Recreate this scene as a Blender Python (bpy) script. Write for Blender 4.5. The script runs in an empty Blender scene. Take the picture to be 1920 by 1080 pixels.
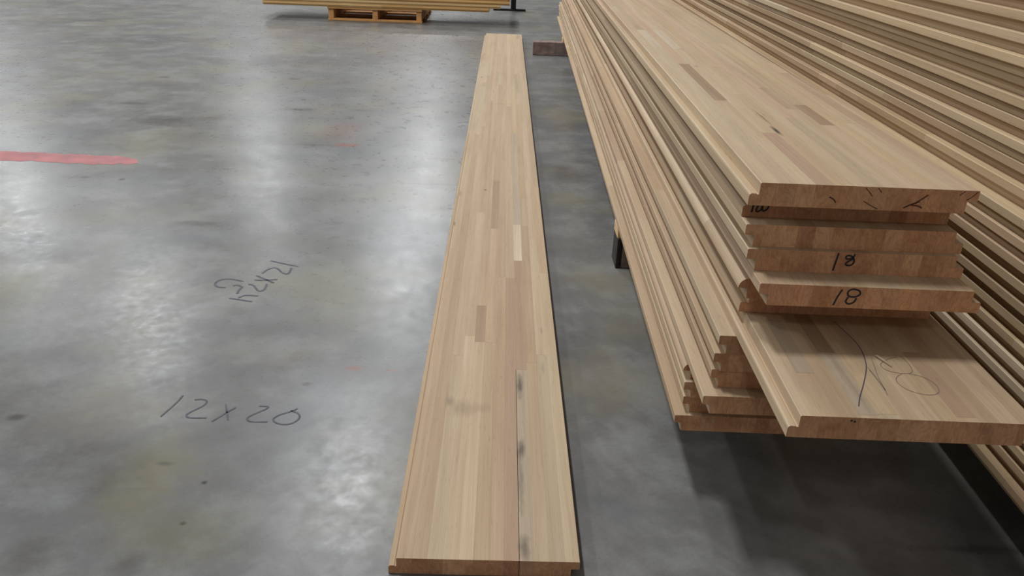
import bpy, bmesh, math, random
from mathutils import Vector, Matrix

sc = bpy.context.scene
COL = sc.collection

# ------------------------------------------------------------------ camera
CAM_F = 1469.45                      # focal length in pixels of a 1920 x 1080 frame
CAM_R = Vector((0.99936, -0.00496, 0.03547))
CAM_U = Vector((-0.02978, 0.43521, 0.89984))
CAM_D = Vector((0.0199, 0.90031, -0.43479))
CAM_C = Vector((0, 0, 1.0071))
cd = bpy.data.cameras.new('camera')
cd.sensor_width = 36.0
cd.lens = CAM_F / 1920 * 36
cd.clip_start = 0.02
cam = bpy.data.objects.new('camera', cd)
COL.objects.link(cam)
cam.matrix_world = Matrix(((CAM_R.x, CAM_U.x, -CAM_D.x, CAM_C.x),
                           (CAM_R.y, CAM_U.y, -CAM_D.y, CAM_C.y),
                           (CAM_R.z, CAM_U.z, -CAM_D.z, CAM_C.z), (0, 0, 0, 1)))
sc.camera = cam

# ------------------------------------------------------------------ world, lamps, exposure
w = bpy.data.worlds.new('hall_ambient')
sc.world = w
w.use_nodes = True
w.node_tree.nodes['Background'].inputs[0].default_value = (1.0, 0.95, 0.90, 1)
w.node_tree.nodes['Background'].inputs[1].default_value = 0.26
LAMP_Z = 7.5
LAMPS = []
for lx, ys, pw in ((-2.25, (2.6, 9.8, 17.0, 24.5), 1.0), (-7.4, (5.6, 14.8, 23.8), 0.8), (-13.2, (3.5, 12.0, 20.5), 1.1), (-2.25, (-7.0,), 0.3)):  # last two entries are added fill: stack left faces and recesses, then board ends
    for ly in ys:
        LAMPS.append((lx, ly, pw))
for i, (lx, ly, pw) in enumerate(LAMPS):
    ld = bpy.data.lights.new('hall_and_fill_lamp', 'AREA')
    ld.shape = 'RECTANGLE'
    ld.size = 0.6
    ld.size_y = 1.2
    ld.energy = 400 * pw
    ld.color = (0.94, 0.97, 1.0)
    lo = bpy.data.objects.new('hall_and_fill_lamp', ld)
    lo.location = (lx, ly, LAMP_Z)
    COL.objects.link(lo)
vs = sc.view_settings
vs.view_transform = 'Standard'
vs.look = 'None'
vs.gamma = 1.0
vs.use_curve_mapping = False
vs.exposure = -0.36


# ------------------------------------------------------------------ helpers
def ray(px, py):
    return CAM_D + CAM_R * ((px - 960) / CAM_F) + CAM_U * ((540 - py) / CAM_F)


def at_z(px, py, z):
    d = ray(px, py)
    return CAM_C + d * ((z - CAM_C.z) / d.z)


def at_y(px, py, y):
    d = ray(px, py)
    return CAM_C + d * ((y - CAM_C.y) / d.y)


def srgb(r, g, b):
    def f(c):
        c /= 255.0
        return c / 12.92 if c <= 0.04045 else ((c + 0.055) / 1.055) ** 2.4
    return (f(r), f(g), f(b), 1.0)


def link(name, me, parent=None, mats=()):
    o = bpy.data.objects.new(name, me)
    COL.objects.link(o)
    for m in mats:
        me.materials.append(m)
    if parent:
        o.parent = parent
    return o


def tag(o, label=None, cat=None, group=None, kind=None):
    for k, v in (('label', label), ('category', cat), ('group', group), ('kind', kind)):
        if v:
            o[k] = v
    return o


def bm_mesh(bm, name='m'):
    bmesh.ops.recalc_face_normals(bm, faces=bm.faces)
    me = bpy.data.meshes.new(name)
    bm.to_mesh(me)
    bm.free()
    return me


def add_prism(bm, poly, y0, y1, end_mat=1):
    """poly: (x, z) outline, extruded along y; the two ends take material slot end_mat"""
    a = [bm.verts.new((x, y0, z)) for x, z in poly]
    b = [bm.verts.new((x, y1, z)) for x, z in poly]
    n = len(poly)
    for i in range(n):
        bm.faces.new((a[i], a[(i + 1) % n], b[(i + 1) % n], b[i]))
    for f in (bm.faces.new(a), bm.faces.new(b)):
        f.material_index = end_mat


def add_box(bm, x0, x1, y0, y1, z0, z1, bev=0.0):
    g = bmesh.ops.create_cube(bm, size=1.0)
    for v in g['verts']:
        v.co = Vector((x0 + (v.co.x + .5) * (x1 - x0), y0 + (v.co.y + .5) * (y1 - y0), z0 + (v.co.z + .5) * (z1 - z0)))
    if bev:
        es = list({e for v in g['verts'] for e in v.link_edges})
        bmesh.ops.bevel(bm, geom=es, offset=bev, segments=1, affect='EDGES')


# ------------------------------------------------------------------ node helpers
class NT:
    def __init__(self, name):
        self.m = bpy.data.materials.new(name)
        self.m.use_nodes = True
        self.t = self.m.node_tree
        self.b = self.t.nodes['Principled BSDF']

    def n(self, kind, **kw):
        x = self.t.nodes.new('ShaderNode' + kind)
        for k, v in kw.items():
            setattr(x, k, v)
        return x

    def put(self, sock, v):
        if isinstance(v, bpy.types.NodeSocket):
            self.t.links.new(v, sock)
        else:
            sock.default_value = v

    def math(self, op, a, b=0.0, c=None, clamp=False):
        x = self.n('Math', operation=op, use_clamp=clamp)
        self.put(x.inputs[0], a)
        self.put(x.inputs[1], b)
        if c is not None:
            self.put(x.inputs[2], c)
        return x.outputs[0]

    def vmath(self, op, a, b=(0, 0, 0)):
        x = self.n('VectorMath', operation=op)
        self.put(x.inputs[0], a)
        self.put(x.inputs[1], b)
        return x.outputs['Value'] if op in ('LENGTH', 'DOT_PRODUCT', 'DISTANCE') else x.outputs[0]

    def noise(self, vec, scale=1.0, detail=3.0, rough=0.5, out='Fac'):
        x = self.n('TexNoise')
        self.put(x.inputs['Vector'], vec)
        x.inputs['Scale'].default_value = scale
        x.inputs['Detail'].default_value = detail
        x.inputs['Roughness'].default_value = rough
        return x.outputs[out]

    def ramp(self, v, lo, hi, a=0.0, b=1.0):
        x = self.n('MapRange', clamp=True)
        self.put(x.inputs[0], v)
        x.inputs[1].default_value = lo
        x.inputs[2].default_value = hi
        x.inputs[3].default_value = a
        x.inputs[4].default_value = b
        return x.outputs[0]

    def mix(self, f, a, b, blend='MIX'):
        x = self.n('Mix', data_type='RGBA', blend_type=blend)
        self.put(x.inputs[0], f)
        self.put(x.inputs[6], a)
        self.put(x.inputs[7], b)
        return x.outputs[2]

    def bump(self, h, strength, dist):
        x = self.n('Bump')
        x.inputs['Strength'].default_value = strength
        x.inputs['Distance'].default_value = dist
        self.put(x.inputs['Height'], h)
        self.put(self.b.inputs['Normal'], x.outputs[0])


def ellipse(nt, pos, cx, cy, rx, ry, soft=0.6):
    """1 inside an ellipse on the x-y plane, falling to 0 at its rim"""
    d = nt.vmath('SUBTRACT', pos, (cx, cy, 0))
    d = nt.vmath('MULTIPLY', d, (1 / rx, 1 / ry, 0))
    return nt.ramp(nt.vmath('LENGTH', d), 1.15, 1.15 - soft, 0.0, 1.0)


def plain(name, col, rough=0.6, metal=0.0, var=0.0, scale=30.0):
    nt = NT(name)
    nt.b.inputs['Roughness'].default_value = rough
    nt.b.inputs['Metallic'].default_value = metal
    if var:
        tc = nt.n('TexCoord')
        f = nt.noise(tc.outputs['Object'], scale, 4)
        dark = tuple(c * (1 - var) for c in col[:3]) + (1,)
        lite = tuple(min(1, c * (1 + var)) for c in col[:3]) + (1,)
        nt.put(nt.b.inputs['Base Color'], nt.mix(nt.ramp(f, .3, .7), dark, lite))
    else:
        nt.b.inputs['Base Color'].default_value = col
    return nt.m


def wood(name, marks=()):
    """sawn hardwood; each stave's own tone comes from its object colour, the grain runs along its local y"""
    nt = NT(name)
    tc = nt.n('TexCoord')
    oi = nt.n('ObjectInfo')
    off = nt.vmath('MULTIPLY', oi.outputs['Location'], (0, 0, 0))
    rnd = nt.n('CombineXYZ')
    nt.put(rnd.inputs[0], nt.math('MULTIPLY', oi.outputs['Random'], 37.0))
    nt.put(rnd.inputs[1], nt.math('MULTIPLY', oi.outputs['Random'], 91.0))
    nt.put(rnd.inputs[2], nt.math('MULTIPLY', oi.outputs['Random'], 53.0))
    pos = tc.outputs['Object']
    p = nt.vmath('ADD', pos, rnd.outputs[0])
    wob = nt.noise(nt.vmath('MULTIPLY', p, (6, 1.2, 6)), 1, 2)
    pw = nt.n('CombineXYZ')
    nt.put(pw.inputs[0], nt.math('MULTIPLY', wob, 0.03))
    p = nt.vmath('ADD', p, pw.outputs[0])
    bands = nt.noise(nt.vmath('MULTIPLY', p, (70, 0.9, 70)), 1, 2)
    fine = nt.noise(nt.vmath('MULTIPLY', p, (420, 7, 420)), 1, 3, .6)
    pores = nt.noise(nt.vmath('MULTIPLY', p, (520, 26, 520)), 1, 2, .6)
    cloud = nt.noise(nt.vmath('MULTIPLY', p, (9, 1.6, 9)), 1, 3)
    base = oi.outputs['Color']
    c = nt.mix(nt.ramp(bands, .35, .7, 0, .34), base, (0.64, 0.56, 0.50, 1), 'MULTIPLY')
    c = nt.mix(nt.ramp(fine, .3, .75, 0, .36), c, (0.66, 0.60, 0.54, 1), 'MULTIPLY')
    c = nt.mix(nt.ramp(cloud, .42, .72, 0, .5), c, (0.80, 0.73, 0.69, 1), 'MULTIPLY')
    c = nt.mix(nt.ramp(pores, .62, .74, 0, .38), c, (0.40, 0.34, 0.28, 1), 'MULTIPLY')
    if marks:
        geo = nt.n('NewGeometry')
        gp = geo.outputs['Position']
        nz = nt.noise(nt.vmath('MULTIPLY', gp, (60, 22, 60)), 1, 3, .6, 'Color')
        nz = nt.vmath('SUBTRACT', nz, (.5, .5, .5))
        for (cx, cy, rx, ry, k, col) in marks:
            q = nt.vmath('ADD', gp, nt.vmath('MULTIPLY', nz, (rx * 1.5, ry * 1.2, 0)))
            m = ellipse(nt, q, cx, cy, rx, ry, .9)
            c = nt.mix(nt.math('MULTIPLY', m, k), c, col)
    nt.put(nt.b.inputs['Base Color'], c)
    nt.b.inputs['Roughness'].default_value = 0.62
    nt.b.inputs['Specular IOR Level'].default_value = 0.3
    h = nt.math('ADD', nt.math('MULTIPLY', fine, 0.6), nt.math('MULTIPLY', pores, -0.4))
    nt.bump(h, 0.25, 0.0006)
    return nt.m


def end_grain():
    nt = NT('sawn_end_grain')
    oi = nt.n('ObjectInfo')
    geo = nt.n('NewGeometry')
    rnd = nt.n('CombineXYZ')
    nt.put(rnd.inputs[0], nt.math('MULTIPLY', oi.outputs['Random'], 37.0))
    nt.put(rnd.inputs[2], nt.math('MULTIPLY', oi.outputs['Random'], 17.0))
    p = nt.vmath('ADD', geo.outputs['Position'], rnd.outputs[0])
    saw = nt.noise(nt.vmath('MULTIPLY', p, (700, 200, 60)), 1, 3, .6)
    spk = nt.noise(nt.vmath('MULTIPLY', p, (900, 300, 900)), 1, 2, .6)
    warp = nt.noise(nt.vmath('MULTIPLY', p, (30, 10, 30)), 1, 2, .5, 'Color')
    q = nt.vmath('ADD', p, nt.vmath('MULTIPLY', nt.vmath('SUBTRACT', warp, (.5, .5, .5)), (.05, .05, .05)))
    ring = nt.noise(nt.vmath('MULTIPLY', q, (240, 20, 90)), 1, 2, .5)
    big = nt.noise(nt.vmath('MULTIPLY', p, (45, 10, 45)), 1, 3)
    c = nt.mix(1.0, oi.outputs['Color'], (1.40, 1.06, 0.92, 1), 'MULTIPLY')
    tone_shift = nt.math('FRACT', nt.math('MULTIPLY', oi.outputs['Random'], 7.31))
    c = nt.mix(nt.ramp(tone_shift, 0, 1, 0, .55), c, (0.72, 0.62, 0.58, 1), 'MULTIPLY')
    c = nt.mix(nt.ramp(saw, .35, .7, 0, .35), c, (0.55, 0.42, 0.34, 1), 'MULTIPLY')
    c = nt.mix(nt.ramp(ring, .4, .7, 0, .38), c, (0.55, 0.40, 0.33, 1), 'MULTIPLY')
    c = nt.mix(nt.ramp(spk, .6, .75, 0, .3), c, (0.3, 0.2, 0.14, 1), 'MULTIPLY')
    c = nt.mix(nt.ramp(big, .5, .75, 0, .45), c, (0.50, 0.38, 0.30, 1), 'MULTIPLY')
    nt.put(nt.b.inputs['Base Color'], c)
    nt.b.inputs['Roughness'].default_value = 0.8
    nt.b.inputs['Specular IOR Level'].default_value = 0.2
    return nt.m


# ------------------------------------------------------------------ floor
FLOOR_STAINS = [  # x, y, rx, ry, strength, colour
    (-1.64, 3.87, .20, .12, .55, 'd'), (-1.45, 3.96, .14, .07, .45, 'd'), (-1.11, 4.21, .115, .035, .75, 'd'),
    (-1.97, 4.22, .10, .035, .5, 'd'), (-0.75, 4.24, .09, .025, .55, 'd'), (-0.86, 3.535, .24, .012, .7, 'd'),
    (-0.71, 3.55, .07, .03, .7, 'r'), (-0.78, 3.80, .12, .22, .22, 'r'), (-1.63, 2.97, .025, .02, .6, 'd'),
    (-1.48, 2.96, .014, .018, .7, 'd'), (-1.485, 2.37, .018, .018, .6, 'd'), (-1.03, 2.515, .10, .03, .4, 'd'),
    (-1.39, 2.21, .13, .06, .4, 'd'), (-0.267, 3.379, .08, .02, .6, 'd'), (-0.574, 4.315, .03, .03, .7, 'd'),
    (-0.547, 3.89, .05, .035, .5, 'd'), (-0.22, 1.92, .20, .14, .30, 'd'), (-0.66, 1.21, .09, .14, .45, 'y'),
    (-0.766, 1.22, .13, .09, .30, 'd'), (-0.547, 1.19, .007, .006, .9, 'k'), (-0.547, 1.079, .007, .006, .9, 'k'),
    (-0.641, 1.242, .018, .009, .5, 'd'), (-1.008, 1.382, .022, .013, .6, 'd'), (-0.335, 1.614, .026, .014, .5, 'r'),
    (-0.25, 1.609, .018, .006, .5, 'r'), (-0.77, 0.99, .06, .05, .35, 'd'), (-0.60, 0.98, .03, .03, .35, 'd'),
    (-0.433, 1.541, .012, .010, .5, 'd'), (-0.29, 3.024, .19, .008, .7, 'd'), (-1.31, 5.0, .05, .035, .6, 'd'),
    (-2.08, 4.92, .05, .035, .4, 'd'), (0.30, 3.19, .10, .14, .35, 'd'), (-0.55, 1.05, .15, .09, .25, 'y'),
    (-1.15, 4.9, .30, .10, .22, 'd'), (0.90, 1.06, .14, .012, .3, 'k'), (-0.9, 2.9, .10, .02, .2, 'd'),
    (-1.2, 3.3, .08, .02, .3, 'd'), (-2.2, 3.9, .10, .05, .25, 'd'), (-0.50, 4.20, .03, .02, .5, 'd'),
    (-0.20, 2.75, .05, .03, .3, 'd'), (0.27, 2.9, .14, .09, .3, 'y'),
]


def floor_material():
    nt = NT('sealed_concrete')
    geo = nt.n('NewGeometry')
    pos = geo.outputs['Position']
    big = nt.noise(nt.vmath('MULTIPLY', pos, (0.9, 1.3, 1)), 1, 4, .6)
    mid = nt.noise(nt.vmath('MULTIPLY', pos, (4.6, 4.8, 1)), 1, 6, .65)
    fine = nt.noise(pos, 38, 5, .65)
    grit = nt.noise(pos, 240, 3, .6)
    tint = nt.noise(nt.vmath('ADD', pos, (7, 3, 0)), 2.1, 4, .6)
    c = nt.mix(nt.ramp(big, .3, .7), srgb(102, 100, 98), srgb(132, 131, 128))
    c = nt.mix(nt.ramp(mid, .42, .70, 0, .75), c, (0.62, 0.62, 0.63, 1), 'MULTIPLY')
    c = nt.mix(nt.ramp(mid, .50, .25, 0, .5), c, srgb(150, 151, 148))
    c = nt.mix(nt.ramp(fine, .38, .70, 0, .45), c, (0.62, 0.62, 0.62, 1), 'MULTIPLY')
    c = nt.mix(nt.ramp(grit, .4, .75, 0, .18), c, (0.5, 0.5, 0.5, 1), 'MULTIPLY')
    c = nt.mix(nt.ramp(tint, .50, .68, 0, .55), c, srgb(124, 118, 96))
    c = nt.mix(nt.ramp(tint, .45, .28, 0, .3), c, srgb(110, 113, 120))
    scuff = nt.noise(nt.vmath('MULTIPLY', pos, (7.0, 13, 1)), 1, 5, .7)
    c = nt.mix(nt.ramp(scuff, .62, .80, 0, .26), c, (0.50, 0.49, 0.47, 1), 'MULTIPLY')
    nz = nt.noise(nt.vmath('MULTIPLY', pos, (14, 20, 1)), 1, 4, .65, 'Color')
    nz = nt.vmath('SUBTRACT', nz, (.5, .5, .5))
    cols = {'d': srgb(66, 62, 56), 'r': srgb(128, 76, 60), 'y': srgb(112, 108, 76), 'k': srgb(40, 38, 36)}
    for (x, y, rx, ry, k, cc) in FLOOR_STAINS:
        q = nt.vmath('ADD', pos, nt.vmath('MULTIPLY', nz, (rx * 1.6, ry * 1.8, 0)))
        m = ellipse(nt, q, x, y, rx, ry, .85)
        c = nt.mix(nt.math('MULTIPLY', m, min(1.0, k * 1.35)), c, cols[cc])
    nt.put(nt.b.inputs['Base Color'], c)
    patch = nt.noise(nt.vmath('ADD', pos, (3, 9, 0)), 13, 5, .7)
    r = nt.math('ADD', nt.ramp(patch, .30, .70, .25, .325), nt.ramp(fine, .35, .7, -.015, .04))
    nt.put(nt.b.inputs['Roughness'], r)
    nt.b.inputs['Specular IOR Level'].default_value = 0.30
    h = nt.math('ADD', nt.math('MULTIPLY', fine, .7), nt.math('MULTIPLY', scuff, .8))
    nt.bump(h, 0.035, 0.004)
    return nt.m


bm = bmesh.new()
add_box(bm, -20, 12, -12, 34, -0.2, 0)
floor = link('floor', bm_mesh(bm, 'floor'), None, [floor_material()])
tag(floor, kind='structure')
bm = bmesh.new()
add_box(bm, -20, 12, 34, 34.2, 0, 9)
wall = link('wall_back', bm_mesh(bm, 'wall'), None, [plain('painted_block_wall', srgb(218, 220, 218), .8, var=.05, scale=2)])
tag(wall, kind='structure')


# ------------------------------------------------------------------ marker strokes
def ribbon_mesh(strokes, width, normal, lift):
    """flat pen strokes: polylines in 3-D drawn as a thin strip lying on a surface"""
    bm = bmesh.new()
    for pts in strokes:
        # smooth the polyline a little
        q = [Vector(p) for p in pts]
        for _ in range(2):
            if len(q) > 2:
                r = [q[0]]
                for a, b in zip(q, q[1:]):
                    r += [a * .75 + b * .25, a * .25 + b * .75]
                r.append(q[-1])
                q = r
        prev = None
        for i, pnt in enumerate(q):
            d = (q[min(i + 1, len(q) - 1)] - q[max(i - 1, 0)])
            if d.length < 1e-7:
                continue
            s = d.normalized().cross(normal).normalized() * (width / 2)
            up = normal * lift
            cur = (bm.verts.new(pnt + s + up), bm.verts.new(pnt - s + up))
            if prev:
                bm.faces.new((prev[0], prev[1], cur[1], cur[0]))
            prev = cur
    me = bpy.data.meshes.new('strokes')
    bm.to_mesh(me)
    bm.free()
    return me


M_MARK = plain('black_marker', srgb(38, 38, 44), .6)
M_CRAYON = plain('grey_crayon', srgb(88, 88, 96), .8, var=.25, scale=60)
M_INK = plain('purple_ink', srgb(78, 62, 84), .6)
M_PENCIL = plain('pencil', srgb(132, 112, 96), .7)
M_RED = plain('worn_red_paint', srgb(158, 84, 84), .5, var=.25, scale=14)


def crop_pts(pts, ox, oy, s):
    return [(ox + x / s, oy + y / s) for x, y in pts]


def floor_mark(name, strokes, width, mat):
    st = [[at_z(x, y, 0) for x, y in s] for s in strokes]
    return link(name, ribbon_mesh(st, width, Vector((0, 0, 1)), 0.0006), floor, [mat])


k5 = lambda pts: crop_pts(pts, 250, 460, 2.92)
floor_mark('handwritten_number', [k5(s) for s in (
    [(272, 822), (240, 860), (150, 938)],
    [(335, 846), (380, 842), (408, 853), (385, 880), (300, 918), (286, 936), (310, 946), (400, 945)],
    [(505, 870), (512, 910), (518, 957)], [(560, 888), (500, 922), (430, 965)],
    [(690, 880), (760, 884), (650, 928), (616, 950), (640, 968), (735, 967)],
    [(898, 893), (880, 906), (790, 930), (757, 958), (800, 982), (865, 980), (914, 948), (905, 918), (860, 906)])],
    0.0042, M_CRAYON)
floor_mark('handwritten_number', [k5(s) for s in (
    [(752, 85), (830, 102), (902, 116)],
    [(705, 155), (740, 128), (785, 120), (815, 152), (850, 160), (866, 124)],
    [(672, 165), (720, 185), (768, 206)], [(664, 190), (730, 192), (790, 186)],
    [(568, 265), (582, 240), (600, 226)],
    [(630, 213), (662, 218), (680, 252), (716, 248), (732, 213)],
    [(575, 288), (610, 272), (682, 278)], [(524, 289), (580, 298), (650, 309)],
    [(600, 198), (540, 184), (480, 186), (445, 206), (452, 228), (505, 232)], [(545, 222), (570, 216), (590, 226)])],
    0.0062, M_CRAYON)

# worn red paint stripe
bm = bmesh.new()
rs = random.Random(5)
N = 46
prev = None
for i in range(N + 1):
    u = i / N
    xx = -120 + u * 378
    yt = 277 + (xx + 120) * .048 + rs.uniform(-1, 1)
    yb = yt + 17 - 5 * max(0, u - .75) / .25 + rs.uniform(-1.2, 1.2)
    if u > .93:
        yt += (u - .93) * 60
    a, b = at_z(xx, yt, .0005), at_z(xx, yb, .0005)
    cur = (bm.verts.new(a), bm.verts.new(b))
    if prev:
        bm.faces.new((prev[0], prev[1], cur[1], cur[0]))
    prev = cur
stripe = link('paint_stripe', bm_mesh(bm), floor, [M_RED])
stripe['label'] = 'worn red paint stripe'

# ------------------------------------------------------------------ boards
BW, BT, LIP = 0.305, 0.0338, 0.014      # face width, thickness, shiplap lip
ROWS = 12
PITCH = 0.034
M_WOOD = wood('hardwood')
M_END = end_grain()
def tone(r, g, b):
    c = srgb(r, g, b)
    mean = (0.572, 0.437, 0.284)
    c = (c[0] * .85, c[1] * .89, c[2] * .97)
    return tuple(m + .62 * (k - m) for m, k in zip(mean, c)) + (1.0,)


TONES = [tone(214, 186, 146), tone(208, 180, 142), tone(218, 190, 152), tone(204, 172, 134), tone(198, 168, 132),
         tone(212, 178, 144), tone(208, 184, 148), tone(220, 194, 154), tone(194, 162, 128), tone(210, 180, 138)]
TONE_GREY = tone(186, 168, 142)
TONE_PINK = tone(182, 146, 120)
TONE_BROWN = tone(164, 130, 100)
TONE_CREAM = tone(232, 212, 180)


def row_poly(kind, i, g=0.00003, dome=False, wide=0.0):
    """outline of stave row i of a board: kind A has its lower lip at the left, kind B its upper lip at the left"""
    w = BW / ROWS
    h = BT * .5
    t = BT
    x0, x1 = i * w + g + wide, (i + 1) * w - g
    if kind == 'A':
        if i == 0:
            return [(x1, 0), (x1, t), (0.001, t), (-0.0004, t - .0012), (-0.0006, h - .0006), (-0.003, h - .0006), (-0.0045, h + .0006),
                    (-LIP + .003, h + .0008), (-LIP + .0006, h - .0012), (-LIP, h - .004), (-LIP, 0.0004)]
        if i == ROWS - 1:
            return [(x0, 0), (BW - LIP, 0), (BW - LIP, h + .0006), (BW - .0006, h + .0006), (BW, h + .002), (BW, t - .0008),
                    (BW - .0008, t), (x0, t)]
    else:
        if i == 0:
            if dome:
                arc = [(0.016 - .016 * math.cos(a), h + .001 + (t - h - .001) * math.sin(a)) for a in [k * math.pi / 12 for k in range(1, 7)]]
                return [(x1, 0), (x1, t)] + arc[::-1] + [(0, h + .0006), (LIP + .001, h + .0006), (LIP + .001, 0)]
            return [(x1, 0), (x1, t), (.0012, t), (0, t - .0012), (0, h + .002), (.001, h + .0006), (LIP, h + .0006), (LIP, 0)]
        if i == ROWS - 1:
            return [(x0, 0), (BW + LIP, 0), (BW + LIP, h - .002), (BW + LIP - .001, h - .0006), (BW, h - .0006), (BW, t), (x0, t)]
    return [(x0, 0), (x1, 0), (x1, t), (x0, t)]


def cuts(rng, L, nmin, nmax):
    n = rng.randint(nmin, nmax)
    if n <= 1:
        return [0.0, L]
    c = sorted(rng.uniform(.25, L - .25) for _ in range(n - 1))
    return [0.0] + c + [L]


def stave(parent, poly, y0, y1, tone, mat, dz=0.0, name='stave'):
    bm = bmesh.new()
    add_prism(bm, [(x, z + dz) for x, z in poly], y0, y1)
    o = link(name, bm_mesh(bm, name), parent, [mat, M_END])
    o.color = tone
    return o


def glulam(name, seed, kind, x, y, z, yaw, L, detail='ends', special=None, dome=False, mat=None, crack=None, tones=None):
    """a glued laminated shiplap board: an Empty at the front end parenting every stave"""
    rng = random.Random(seed)
    mat = mat or M_WOOD
    tones = tones or TONES
    root = bpy.data.objects.new(name, None)
    root.empty_display_size = .05
    root.location = (x, y, z)
    root.rotation_euler = (0, 0, -yaw)
    COL.objects.link(root)
    special = special or {}
    for i in range(ROWS):
        if i in special:
            segs = special[i]
        else:
            if detail == 'full':
                cs = cuts(rng, L, 5, 9)
            elif i == 0:
                cs = cuts(rng, L, 4, 7)
            else:
                cs = [0.0, L]
            segs = [(a, b, None) for a, b in zip(cs, cs[1:])]
        for a, b, tone in segs:
            t = tone or rng.choice(tones)
            v = rng.uniform(.95, 1.05)
            t = (t[0] * v, t[1] * v, t[2] * v, 1)
            poly = row_poly(kind, i, dome=dome, wide=(.0010 if crack == i and a == 0 else 0.0))
            stave(root, poly, a + (0.0002 if a > 0 else 0), b - (0.0002 if b < L else 0), t, mat, dz=-rng.uniform(0, .00005))
    return root


LEN = 6.096

# ---- the single board on the floor
FX, FY = -0.1522, 0.9739


def fv(py):
    return at_z(960, py, BT).y - FY


special = {
    8: [(0, fv(693), TONE_GREY), (fv(693), fv(489), TONE_PINK), (fv(489), fv(421), TONE_CREAM), (fv(421), fv(250), TONE_GREY), (fv(250), LEN, None)],
    7: [(0, fv(522), TONE_PINK), (fv(522), fv(330), None), (fv(330), fv(200), TONES[4]), (fv(200), LEN, None)],
    6: [(0, fv(520), srgb(192, 166, 136)), (fv(520), fv(300), TONES[4]), (fv(300), fv(170), None), (fv(170), LEN, TONES[3])],
    5: [(0, fv(644), TONES[9]), (fv(644), fv(430), TONES[3]), (fv(430), fv(340), TONE_BROWN), (fv(340), fv(160), None), (fv(160), LEN, None)],
    4: [(0, fv(643), TONES[2]), (fv(643), fv(575), TONE_BROWN), (fv(575), fv(260), TONES[3]), (fv(260), LEN, None)],
    3: [(0, fv(632), TONES[7]), (fv(632), fv(400), None), (fv(400), fv(190), None), (fv(190), LEN, None)],
    11: [(0, fv(510), TONES[7]), (fv(510), fv(350), TONES[3]), (fv(350), LEN, None)],
}
dk = srgb(74, 60, 58)
gy = srgb(126, 108, 88)


def bmk(px, py, rx, ry, k, col, z=BT):
    p = at_z(px, py, z)
    return (p.x, p.y, rx, ry, k, col)


floor_marks = [bmk(868, 766, .034, .036, .38, gy), bmk(842, 752, .012, .022, .5, gy), bmk(905, 765, .02, .02, .28, gy),
               bmk(974, 722, .008, .055, .75, dk), bmk(977, 843, .010, .035, .7, dk), bmk(983, 1030, .011, .035, .6, dk),
               bmk(976, 900, .007, .10, .4, dk), bmk(910, 356, .006, .012, .7, dk), bmk(903, 145, .008, .03, .6, dk),
               bmk(862, 362, .012, .035, .5, gy), bmk(852, 420, .004, .02, .7, dk), bmk(915, 144, .02, .01, .35, dk),
               bmk(960, 300, .006, .06, .35, TONE_BROWN), bmk(840, 740, .004, .06, .3, gy), bmk(1015, 620, .004, .02, .4, gy),
               bmk(1018, 690, .004, .03, .35, gy), bmk(935, 195, .08, .012, .25, gy), bmk(925, 172, .006, .05, .3, gy)]
fb = glulam('laminated_board', 11, 'A', FX, FY, 0.0004, 0.0, LEN, 'full', special, mat=wood('hardwood_knotty', floor_marks), crack=8,
            tones=[tuple(c * .93 for c in TONES[k][:3]) + (1.0,) for k in (0, 1, 2, 3, 6, 7, 9)])
tag(fb, 'long laminated hardwood board lying alone on the concrete floor', 'board')

# ---- left stack (nearest), top to bottom: kind, reference front-left point, seed
YAW1 = 0.0207
S1 = [('A', .3639, 1.0425), ('A', .3731, 1.0887), ('B', .3586, 1.0581), ('B', .3638, 1.0479), ('B', .3745, 1.0029),
      ('B', .3747, 1.0927), ('A', .4026, 1.1120), ('A', .3934, .8263), ('B', .3594, 1.0931), ('B', .3565, 1.0954),
      ('B', .3585, 1.1014), ('B', .3429, 1.0733), ('B', .3487, 1.2329), ('B', .3516, 1.2215), ('B', .3549, 1.2254),
      ('B', .3409, 1.2134)]
LAB1 = [
    'topmost board of the nearer stack, pale face up with a dark-streaked sawn end',
    'second board from the top of the nearer stack, end marked with a half-hidden 100',
    'third board down in the nearer stack, plain unmarked end above the first 18',
    'fourth board down in the nearer stack, its end marked with the upper black 18',
    'fifth board down in the nearer stack, its end marked with the lower black 18',
    'sixth board down in the nearer stack, rounded lip showing left of the lower 18',
    'seventh board down, dark end just above the long protruding board',
    'board sticking out furthest towards the viewer, pen-scribbled face, in the nearer stack',
    'board right below the protruding board, uppermost of three stepped ends',
    'middle one of the three stepped board ends below the protruding board',
    'lowest of the three stepped board ends below the protruding board',
    'board with a pale ledge under the three stepped ends in the nearer stack',
    'rounded-lip board set back, third above the bottom board of the nearer stack',
    'board set back, second above the bottom board of the nearer stack',
    'board set back directly on the bottom board of the nearer stack',
    'bottom board of the nearer stack, hanging over the dark shadow on the floor',
]
top_z = .678


def bp(px, py, z, rx, ry, k, col):
    p = at_z(px, py, z)
    return (p.x, p.y, rx, ry, k, col)


top_marks = [bp(1278, 92, .678, .010, .03, .5, TONE_BROWN), bp(1340, 183, .678, .007, .05, .6, TONE_BROWN),
             bp(1455, 245, .678, .005, .035, 1.0, dk), bp(1430, 220, .678, .003, .07, .85, gy), bp(1306, 124, .678, .006, .015, .45, gy),
             bp(1250, 20, .678, .01, .05, .35, gy), bp(1380, 130, .678, .01, .25, .2, gy), bp(1560, 350, .678, .012, .12, .4, TONE_BROWN),
             bp(1500, 200, .678, .006, .16, .35, TONE_BROWN)]
long_marks = [bp(1425, 625, .44, .008, .06, .55, gy), bp(1545, 732, .44, .014, .014, .5, TONE_BROWN), bp(1500, 660, .44, .007, .18, .3, TONE_BROWN),
              bp(1580, 700, .44, .006, .12, .3, gy)]


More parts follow.
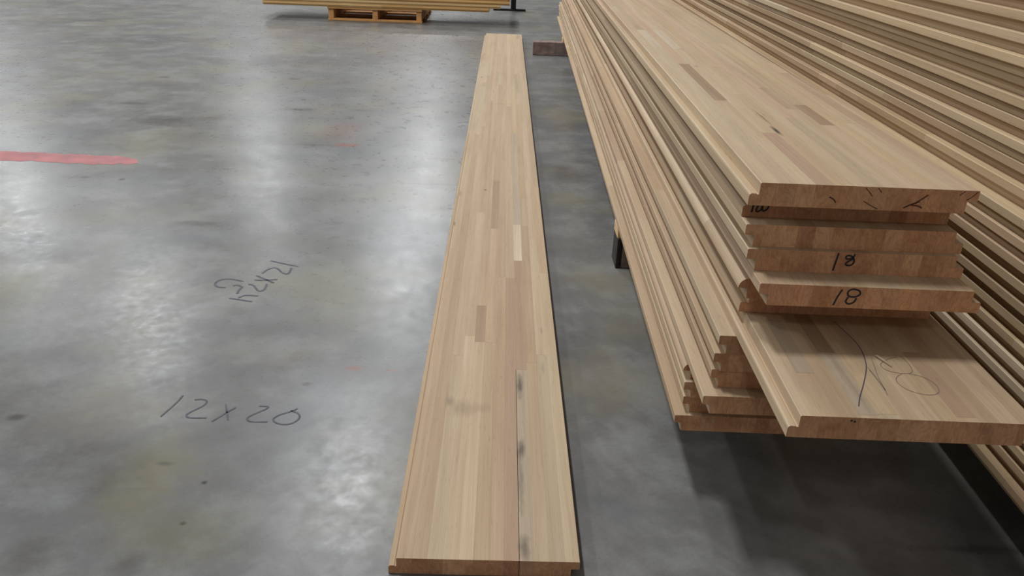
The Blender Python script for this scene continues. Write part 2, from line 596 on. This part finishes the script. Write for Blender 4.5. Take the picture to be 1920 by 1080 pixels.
def staves_at(x, y, z, yaw, spots):
    """spots (pixel on the face, pixel rows of the two ends, tone) -> {row: segments}"""
    out = {}
    for (ax, ay, bx, by, t) in spots:
        q = []
        for px, py in ((ax, ay), (bx, by)):
            p = at_z(px, py, z + BT)
            dx, dy = p.x - x, p.y - y
            q.append((dx * math.cos(yaw) - dy * math.sin(yaw), dx * math.sin(yaw) + dy * math.cos(yaw)))
        row = max(1, min(ROWS - 1, int((q[0][0] + q[1][0]) / 2 / (BW / ROWS))))
        out.setdefault(row, []).append((min(q[0][1], q[1][1]), max(q[0][1], q[1][1]), t))
    res = {}
    for row, ss in out.items():
        ss.sort()
        seg, last = [], 0.0
        for a, b, t in ss:
            a, b = max(a, last), min(b, LEN)
            if b - a < .01:
                continue
            if a > last:
                seg.append((last, a, None))
            seg.append((a, b, t))
            last = b
        if last < LEN:
            seg.append((last, LEN, None))
        res[row] = seg
    return res


TOP_STAVES = [(1347, 188, 1290, 120, TONE_BROWN), (1262, 92, 1225, 56, TONE_CREAM), (1240, 92, 1205, 56, TONE_CREAM),
              (1545, 346, 1455, 250, TONE_PINK), (1500, 205, 1440, 165, TONES[8]), (1560, 235, 1500, 197, TONE_BROWN),
              (1640, 352, 1478, 222, TONES[6])]
LONG_STAVES = [(1530, 700, 1440, 600, TONE_GREY), (1565, 690, 1480, 590, TONE_BROWN), (1690, 778, 1560, 640, TONES[9]),
               (1625, 778, 1530, 660, TONE_GREY), (1800, 782, 1700, 660, TONE_PINK)]
stack = []
for k, (kd, x, y) in enumerate(S1):
    z = top_z - (k + 1) * PITCH
    det = 'full' if k in (0, 7) else 'ends'
    tn = TONES
    m = None
    if k == 0:
        m = wood('hardwood_top', top_marks)
        tn = [TONES[q] for q in (0, 1, 2, 5, 6, 7, 9, 2, 7)]
    if k == 7:
        m = wood('hardwood_ledge', long_marks)
    spec = staves_at(x, y, z, YAW1, TOP_STAVES if k == 0 else LONG_STAVES) if k in (0, 7) else None
    b = glulam('laminated_board', 100 + k, kd, x, y, z, YAW1, LEN, det, spec, dome=(k in (5, 12)), mat=m, tones=tn)
    tag(b, LAB1[k], 'board', 'boards in the nearer stack')
    stack.append((b, y, z))


def end_mark(k, strokes, width, mat, name='handwritten_number'):
    """pen strokes on the front end of board k of the nearer stack"""
    b, y, z = stack[k]
    inv = b.matrix_basis.inverted()
    st = []
    for s in strokes:
        q = []
        for px, py in s:
            p = at_y(px, py, y)
            # the end face is square to the board: correct y for its small turn
            p = at_y(px, py, y - (p.x - b.location.x) * math.sin(YAW1))
            lp = inv @ p
            lp.y = 0
            q.append(lp)
        st.append(q)
    return link(name, ribbon_mesh(st, width, Vector((0, -1, 0)), 0.0004), b, [mat])


c4 = lambda pts: crop_pts(pts, 1360, 320, 3.4286)
end_mark(1, [c4([(180, 222), (174, 245), (168, 268)]),
             c4([(212, 222), (202, 240), (196, 258), (206, 264), (224, 256), (236, 240), (240, 222)]),
             c4([(240, 222), (236, 244), (240, 260), (258, 256), (274, 240), (280, 222)])], .0028, M_MARK)
end_mark(3, [c4([(730, 528), (708, 590), (690, 642)]),
             c4([(835, 535), (822, 560), (780, 572), (772, 552), (795, 542), (824, 556), (830, 590), (800, 612), (766, 604), (785, 584), (828, 566)])],
         .0026, M_MARK)
end_mark(4, [c4([(752, 765), (720, 810), (692, 864)]),
             c4([(868, 795), (866, 770), (815, 758), (784, 780), (790, 810), (840, 812), (868, 795)]),
             c4([(790, 812), (768, 842), (790, 860), (828, 846), (842, 818)])], .0026, M_MARK)

M_CHECK = plain('dark_heart_check', srgb(92, 58, 44), .9)
end_mark(0, [c4(q) for q in ([(905, 112), (925, 135), (945, 165)], [(888, 196), (930, 222), (976, 246)], [(1550, 192), (1590, 168), (1626, 138)],
                             [(1505, 160), (1525, 148), (1545, 132)], [(985, 112), (1005, 140)], [(1150, 236), (1200, 214), (1250, 200)])],
         .0011, M_CHECK, 'heart_check')
end_mark(0, [c4(q) for q in ([(1142, 240), (1190, 218), (1235, 204)], [(1225, 206), (1265, 182), (1305, 156)], [(668, 168), (700, 186), (708, 206)],
                             [(1195, 222), (1240, 226), (1262, 240)])],
         .0019, M_CHECK, 'heart_check')
end_mark(7, [[(1595.5, 787.5), (1598, 789.5)], [(1601, 791), (1604.5, 790)]], .0026, M_MARK, 'ink_dot')


def top_mark(k, name, strokes, width, mat):
    b, y, z = stack[k]
    inv = b.matrix_basis.inverted()
    st = [[inv @ at_z(px, py, z + BT) for px, py in s] for s in strokes]
    for s in st:
        for q in s:
            q.z = BT
    return link(name, ribbon_mesh(st, width, Vector((0, 0, 1)), .0003), b, [mat])


c6 = lambda pts: crop_pts(pts, 1500, 560, 4.91)
top_mark(7, 'pen_stroke', [c6([(310, 210), (420, 310), (520, 405), (580, 500), (612, 610), (608, 680), (580, 810), (548, 910), (540, 992)])], .0014, M_INK)
top_mark(7, 'pen_stroke', [c6([(620, 630), (690, 710), (760, 800), (806, 890)]), c6([(655, 540), (690, 640), (720, 730), (790, 850)]),
                           c6([(640, 660), (720, 760), (785, 845)])], .0008, M_PENCIL)
top_mark(7, 'pencil_number', [c6([(930, 530), (1000, 600), (1040, 665), (1020, 690), (930, 692), (800, 665), (735, 620), (750, 585), (830, 550), (890, 540)]),
                              c6([(1000, 692), (1120, 715), (1240, 775), (1292, 855), (1240, 890), (1130, 885), (980, 840), (880, 765), (890, 715), (940, 692)])],
         .0011, M_PENCIL)
# loose splinter lying on the long board
bm = bmesh.new()
a, c = at_z(1642, 667, .4412), at_z(1671, 687, .4412)
d = (c - a).normalized().cross(Vector((0, 0, 1))) * .0016
vs8 = [bm.verts.new(v) for v in (a - d, a + d, c + d * .3, c - d * .3)] + [bm.verts.new(v + Vector((0, 0, .0018))) for v in (a - d, a + d, c + d * .3, c - d * .3)]
for f in ((3, 2, 1, 0), (4, 5, 6, 7), (0, 1, 5, 4), (1, 2, 6, 5), (2, 3, 7, 6), (3, 0, 4, 7)):
    bm.faces.new([vs8[i] for i in f])
sp = link('wood_splinter', bm_mesh(bm), None, [M_WOOD])
sp.color = TONE_CREAM
tag(sp, 'small pale wood splinter lying on the pen-scribbled board', 'splinter')

# ---- right stack (taller): inner-left reference along y = 1.3
YAW2 = 0.029
S2Z = .100
S2 = [(.920, 1.06), (.928, 1.094), (.922, 1.1), (.918, 1.11), (.915, 1.124), (.912, 1.139), (.910, 1.153), (.908, 1.167), (.907, 1.185),
      (.899, 1.19), (.894, 1.199), (.888, 1.204), (.884, 1.213), (.882, 1.225), (.904, 1.304), (.915, 1.382), (.908, 1.378), (.914, 1.406),
      (.906, 1.381), (.910, 1.406), (.888, 1.328), (.895, 1.382), (.898, 1.411), (.902, 1.42), (.905, 1.42)]
KINDS2 = 'B' * 15 + 'BBBBBBBBBB'
ORD = ['bottom', 'second', 'third', 'fourth', 'fifth', 'sixth', 'seventh', 'eighth', 'ninth', 'tenth', 'eleventh', 'twelfth', 'thirteenth',
       'fourteenth', 'fifteenth', 'sixteenth', 'seventeenth', 'eighteenth', 'nineteenth', 'twentieth', 'twenty-first', 'twenty-second',
       'twenty-third', 'twenty-fourth', 'topmost']


def edge_board(name, seed, kind, x, y, z, yaw, L, tones, rows=1):
    """a board whose far staves are one core mesh; the staves along its left edge are parts"""
    rng = random.Random(seed)
    bm = bmesh.new()
    last = row_poly(kind, ROWS - 1)
    w = BW / ROWS * rows
    body = [(w, 0)] + last[1:-1] + [(w, BT)]
    add_prism(bm, body, 0, L)
    root = link(name, bm_mesh(bm, name), None, [M_WOOD, M_END])
    root.color = rng.choice(tones)
    root.location = (x, y, z)
    root.rotation_euler = (0, 0, yaw)
    for i in range(rows):
        cs = cuts(rng, L, 7, 11)
        for a, b in zip(cs, cs[1:]):
            t = rng.choice(tones)
            v = rng.uniform(.93, 1.05)
            stave(root, row_poly(kind, i), a + .0002, b - .0002, (t[0] * v, t[1] * v, t[2] * v, 1), M_WOOD)
    return root


T2 = [(t[0] * 1.03, t[1] * 1.01, t[2] * .95, 1.0) for t in TONES + [TONES[0], TONES[2], TONES[7], TONE_CREAM]]
rng2 = random.Random(77)
for k, (x, y) in enumerate(S2):
    kd = KINDS2[k]
    xi = x - (LIP if kd == 'B' else 0.0) + (0.0 if kd == 'B' else .004)
    y0 = .80 + rng2.uniform(-.06, .06)
    xx = xi - (y - y0) * math.tan(YAW2)
    b = edge_board('laminated_board', 300 + k, kd, xx, y0, S2Z + k * PITCH, -YAW2, LEN, T2)
    n = 'topmost board of the tall stack at the right, its left edge showing' if k == len(S2) - 1 else \
        ('bottom board of the tall stack at the right, close above the dark floor' if k == 0 else
         ORD[k] + ' board from the bottom in the tall stack at the right, left edge showing')
    tag(b, n, 'board', 'boards in the tall right stack')

# ---- bearers under the two stacks
M_DARKWOOD = plain('weathered_timber', srgb(132, 112, 104), .8, var=.4, scale=22)
M_BLACKWOOD = plain('blackened_timber', srgb(52, 44, 40), .8, var=.3, scale=30)
M_PALE = plain('pale_sawn_pine', srgb(224, 190, 144), .6, var=.1, scale=40)


def bearer(x0, x1, y0, y1, h, label, spacer=None, slat=False):
    root = bpy.data.objects.new('timber_bearer', None)
    root.location = (x0, y0, 0)
    COL.objects.link(root)
    tag(root, label, 'timber')
    bm = bmesh.new()
    add_box(bm, 0.018 if slat else 0, x1 - x0, 0, y1 - y0, 0.0005, h, .003)
    link('beam', bm_mesh(bm), root, [M_DARKWOOD])
    if slat:
        bm = bmesh.new()
        add_box(bm, 0, .009, .0, y1 - y0, .0005, h, .001)
        link('end_slat', bm_mesh(bm), root, [M_BLACKWOOD])
    if spacer:
        bm = bmesh.new()
        add_box(bm, spacer[0] - x0, spacer[1] - x0, .004, y1 - y0 - .004, h, .1338, .002)
        link('spacer', bm_mesh(bm), root, [M_PALE])
    return root


bearer(.372, 1.30, 2.25, 2.34, .0998, 'dark timber bearer end with pale spacer, under the nearer stack', (.370, .70), True)
bearer(.226, 1.52, 6.23, 6.32, .0998, 'dark weathered timber bearer poking out on the floor at the far end', (.45, .85))

# ---- far pallet load
M_PALLET = plain('pallet_pine', srgb(204, 152, 94), .7, var=.12, scale=14)
pr = bpy.data.objects.new('wooden_pallet', None)
pr.location = (-1.665, 7.80, 0)
pr.rotation_euler = (0, 0, 0.0)
COL.objects.link(pr)
tag(pr, 'low wooden pallet carrying a stack of yellowish boards in the background', 'pallet')
for xs in (0, .415, .83):
    bm = bmesh.new()
    add_box(bm, xs, xs + .05, 0.012, 1.0, .018, .105, .003)
    link('stringer', bm_mesh(bm), pr, [M_PALLET])
for ys in (0, .30, .60, .90):
    bm = bmesh.new()
    add_box(bm, -.005, .885, ys, ys + .10, .0005, .018, .002)
    link('bottom_slat', bm_mesh(bm), pr, [M_PALLET])
for ys in (0, .22, .44, .66, .88):
    bm = bmesh.new()
    add_box(bm, -.005, .885, ys, ys + .12, .105, .123, .002)
    link('top_slat', bm_mesh(bm), pr, [M_PALLET])
T3 = [srgb(244, 206, 146), srgb(238, 196, 132), srgb(248, 216, 160), srgb(232, 186, 128)]
FARX = [(-2.27, -.147, 'lowest'), (-2.27, -.04, 'second lowest'), (-2.28, .045, 'third lowest'), (-2.26, .03, 'second highest'), (-2.27, .05, 'highest')]
for k, (xa, xb, nm) in enumerate(FARX):
    rng = random.Random(500 + k)
    L = xb - xa
    bm = bmesh.new()
    add_prism(bm, [(.05, 0), (.55, 0), (.55, BT), (.05, BT)], 0, L)
    root = link('stacked_board', bm_mesh(bm), None, [M_WOOD, M_END])
    root.color = rng.choice(T3)
    # local y runs along world x, local x along world -y ... placed so that the lip faces the viewer
    root.location = (xb, 7.775 + rng.uniform(-.012, .012), .1232 + k * PITCH)
    root.rotation_euler = (0, 0, math.pi / 2)
    # after the turn local +x points to world +y and local +y to world -x
    cs = cuts(rng, L, 2, 4)
    for a, b in zip(cs, cs[1:]):
        stave(root, [(.05, 0), (.05, BT), (.001, BT), (0, BT - .001), (0, BT * .5), (.012, BT * .5), (.012, 0)], a, b, rng.choice(T3), M_WOOD)
    tag(root, nm + ' yellowish board stacked on the pallet in the background', 'board', 'boards on the far pallet')

# ---- black steel stand in the background
M_BLACK = plain('black_steel', srgb(34, 34, 36), .45, .6)
sr = bpy.data.objects.new('steel_stand', None)
sr.location = (.095, 9.12, 0)
COL.objects.link(sr)
tag(sr, 'black steel stand with a flat foot bar behind the far pallet', 'stand')
bm = bmesh.new()
add_box(bm, -.22, .135, -.03, .03, .0005, .02, .003)
link('foot_bar', bm_mesh(bm), sr, [M_BLACK])
bm = bmesh.new()
add_box(bm, -.028, .028, -.022, .022, .02, .82, .004)
link('post', bm_mesh(bm), sr, [M_BLACK])
bm = bmesh.new()
add_box(bm, -.25, .25, -.03, .03, .82, .87, .004)
link('crossbar', bm_mesh(bm), sr, [M_BLACK])
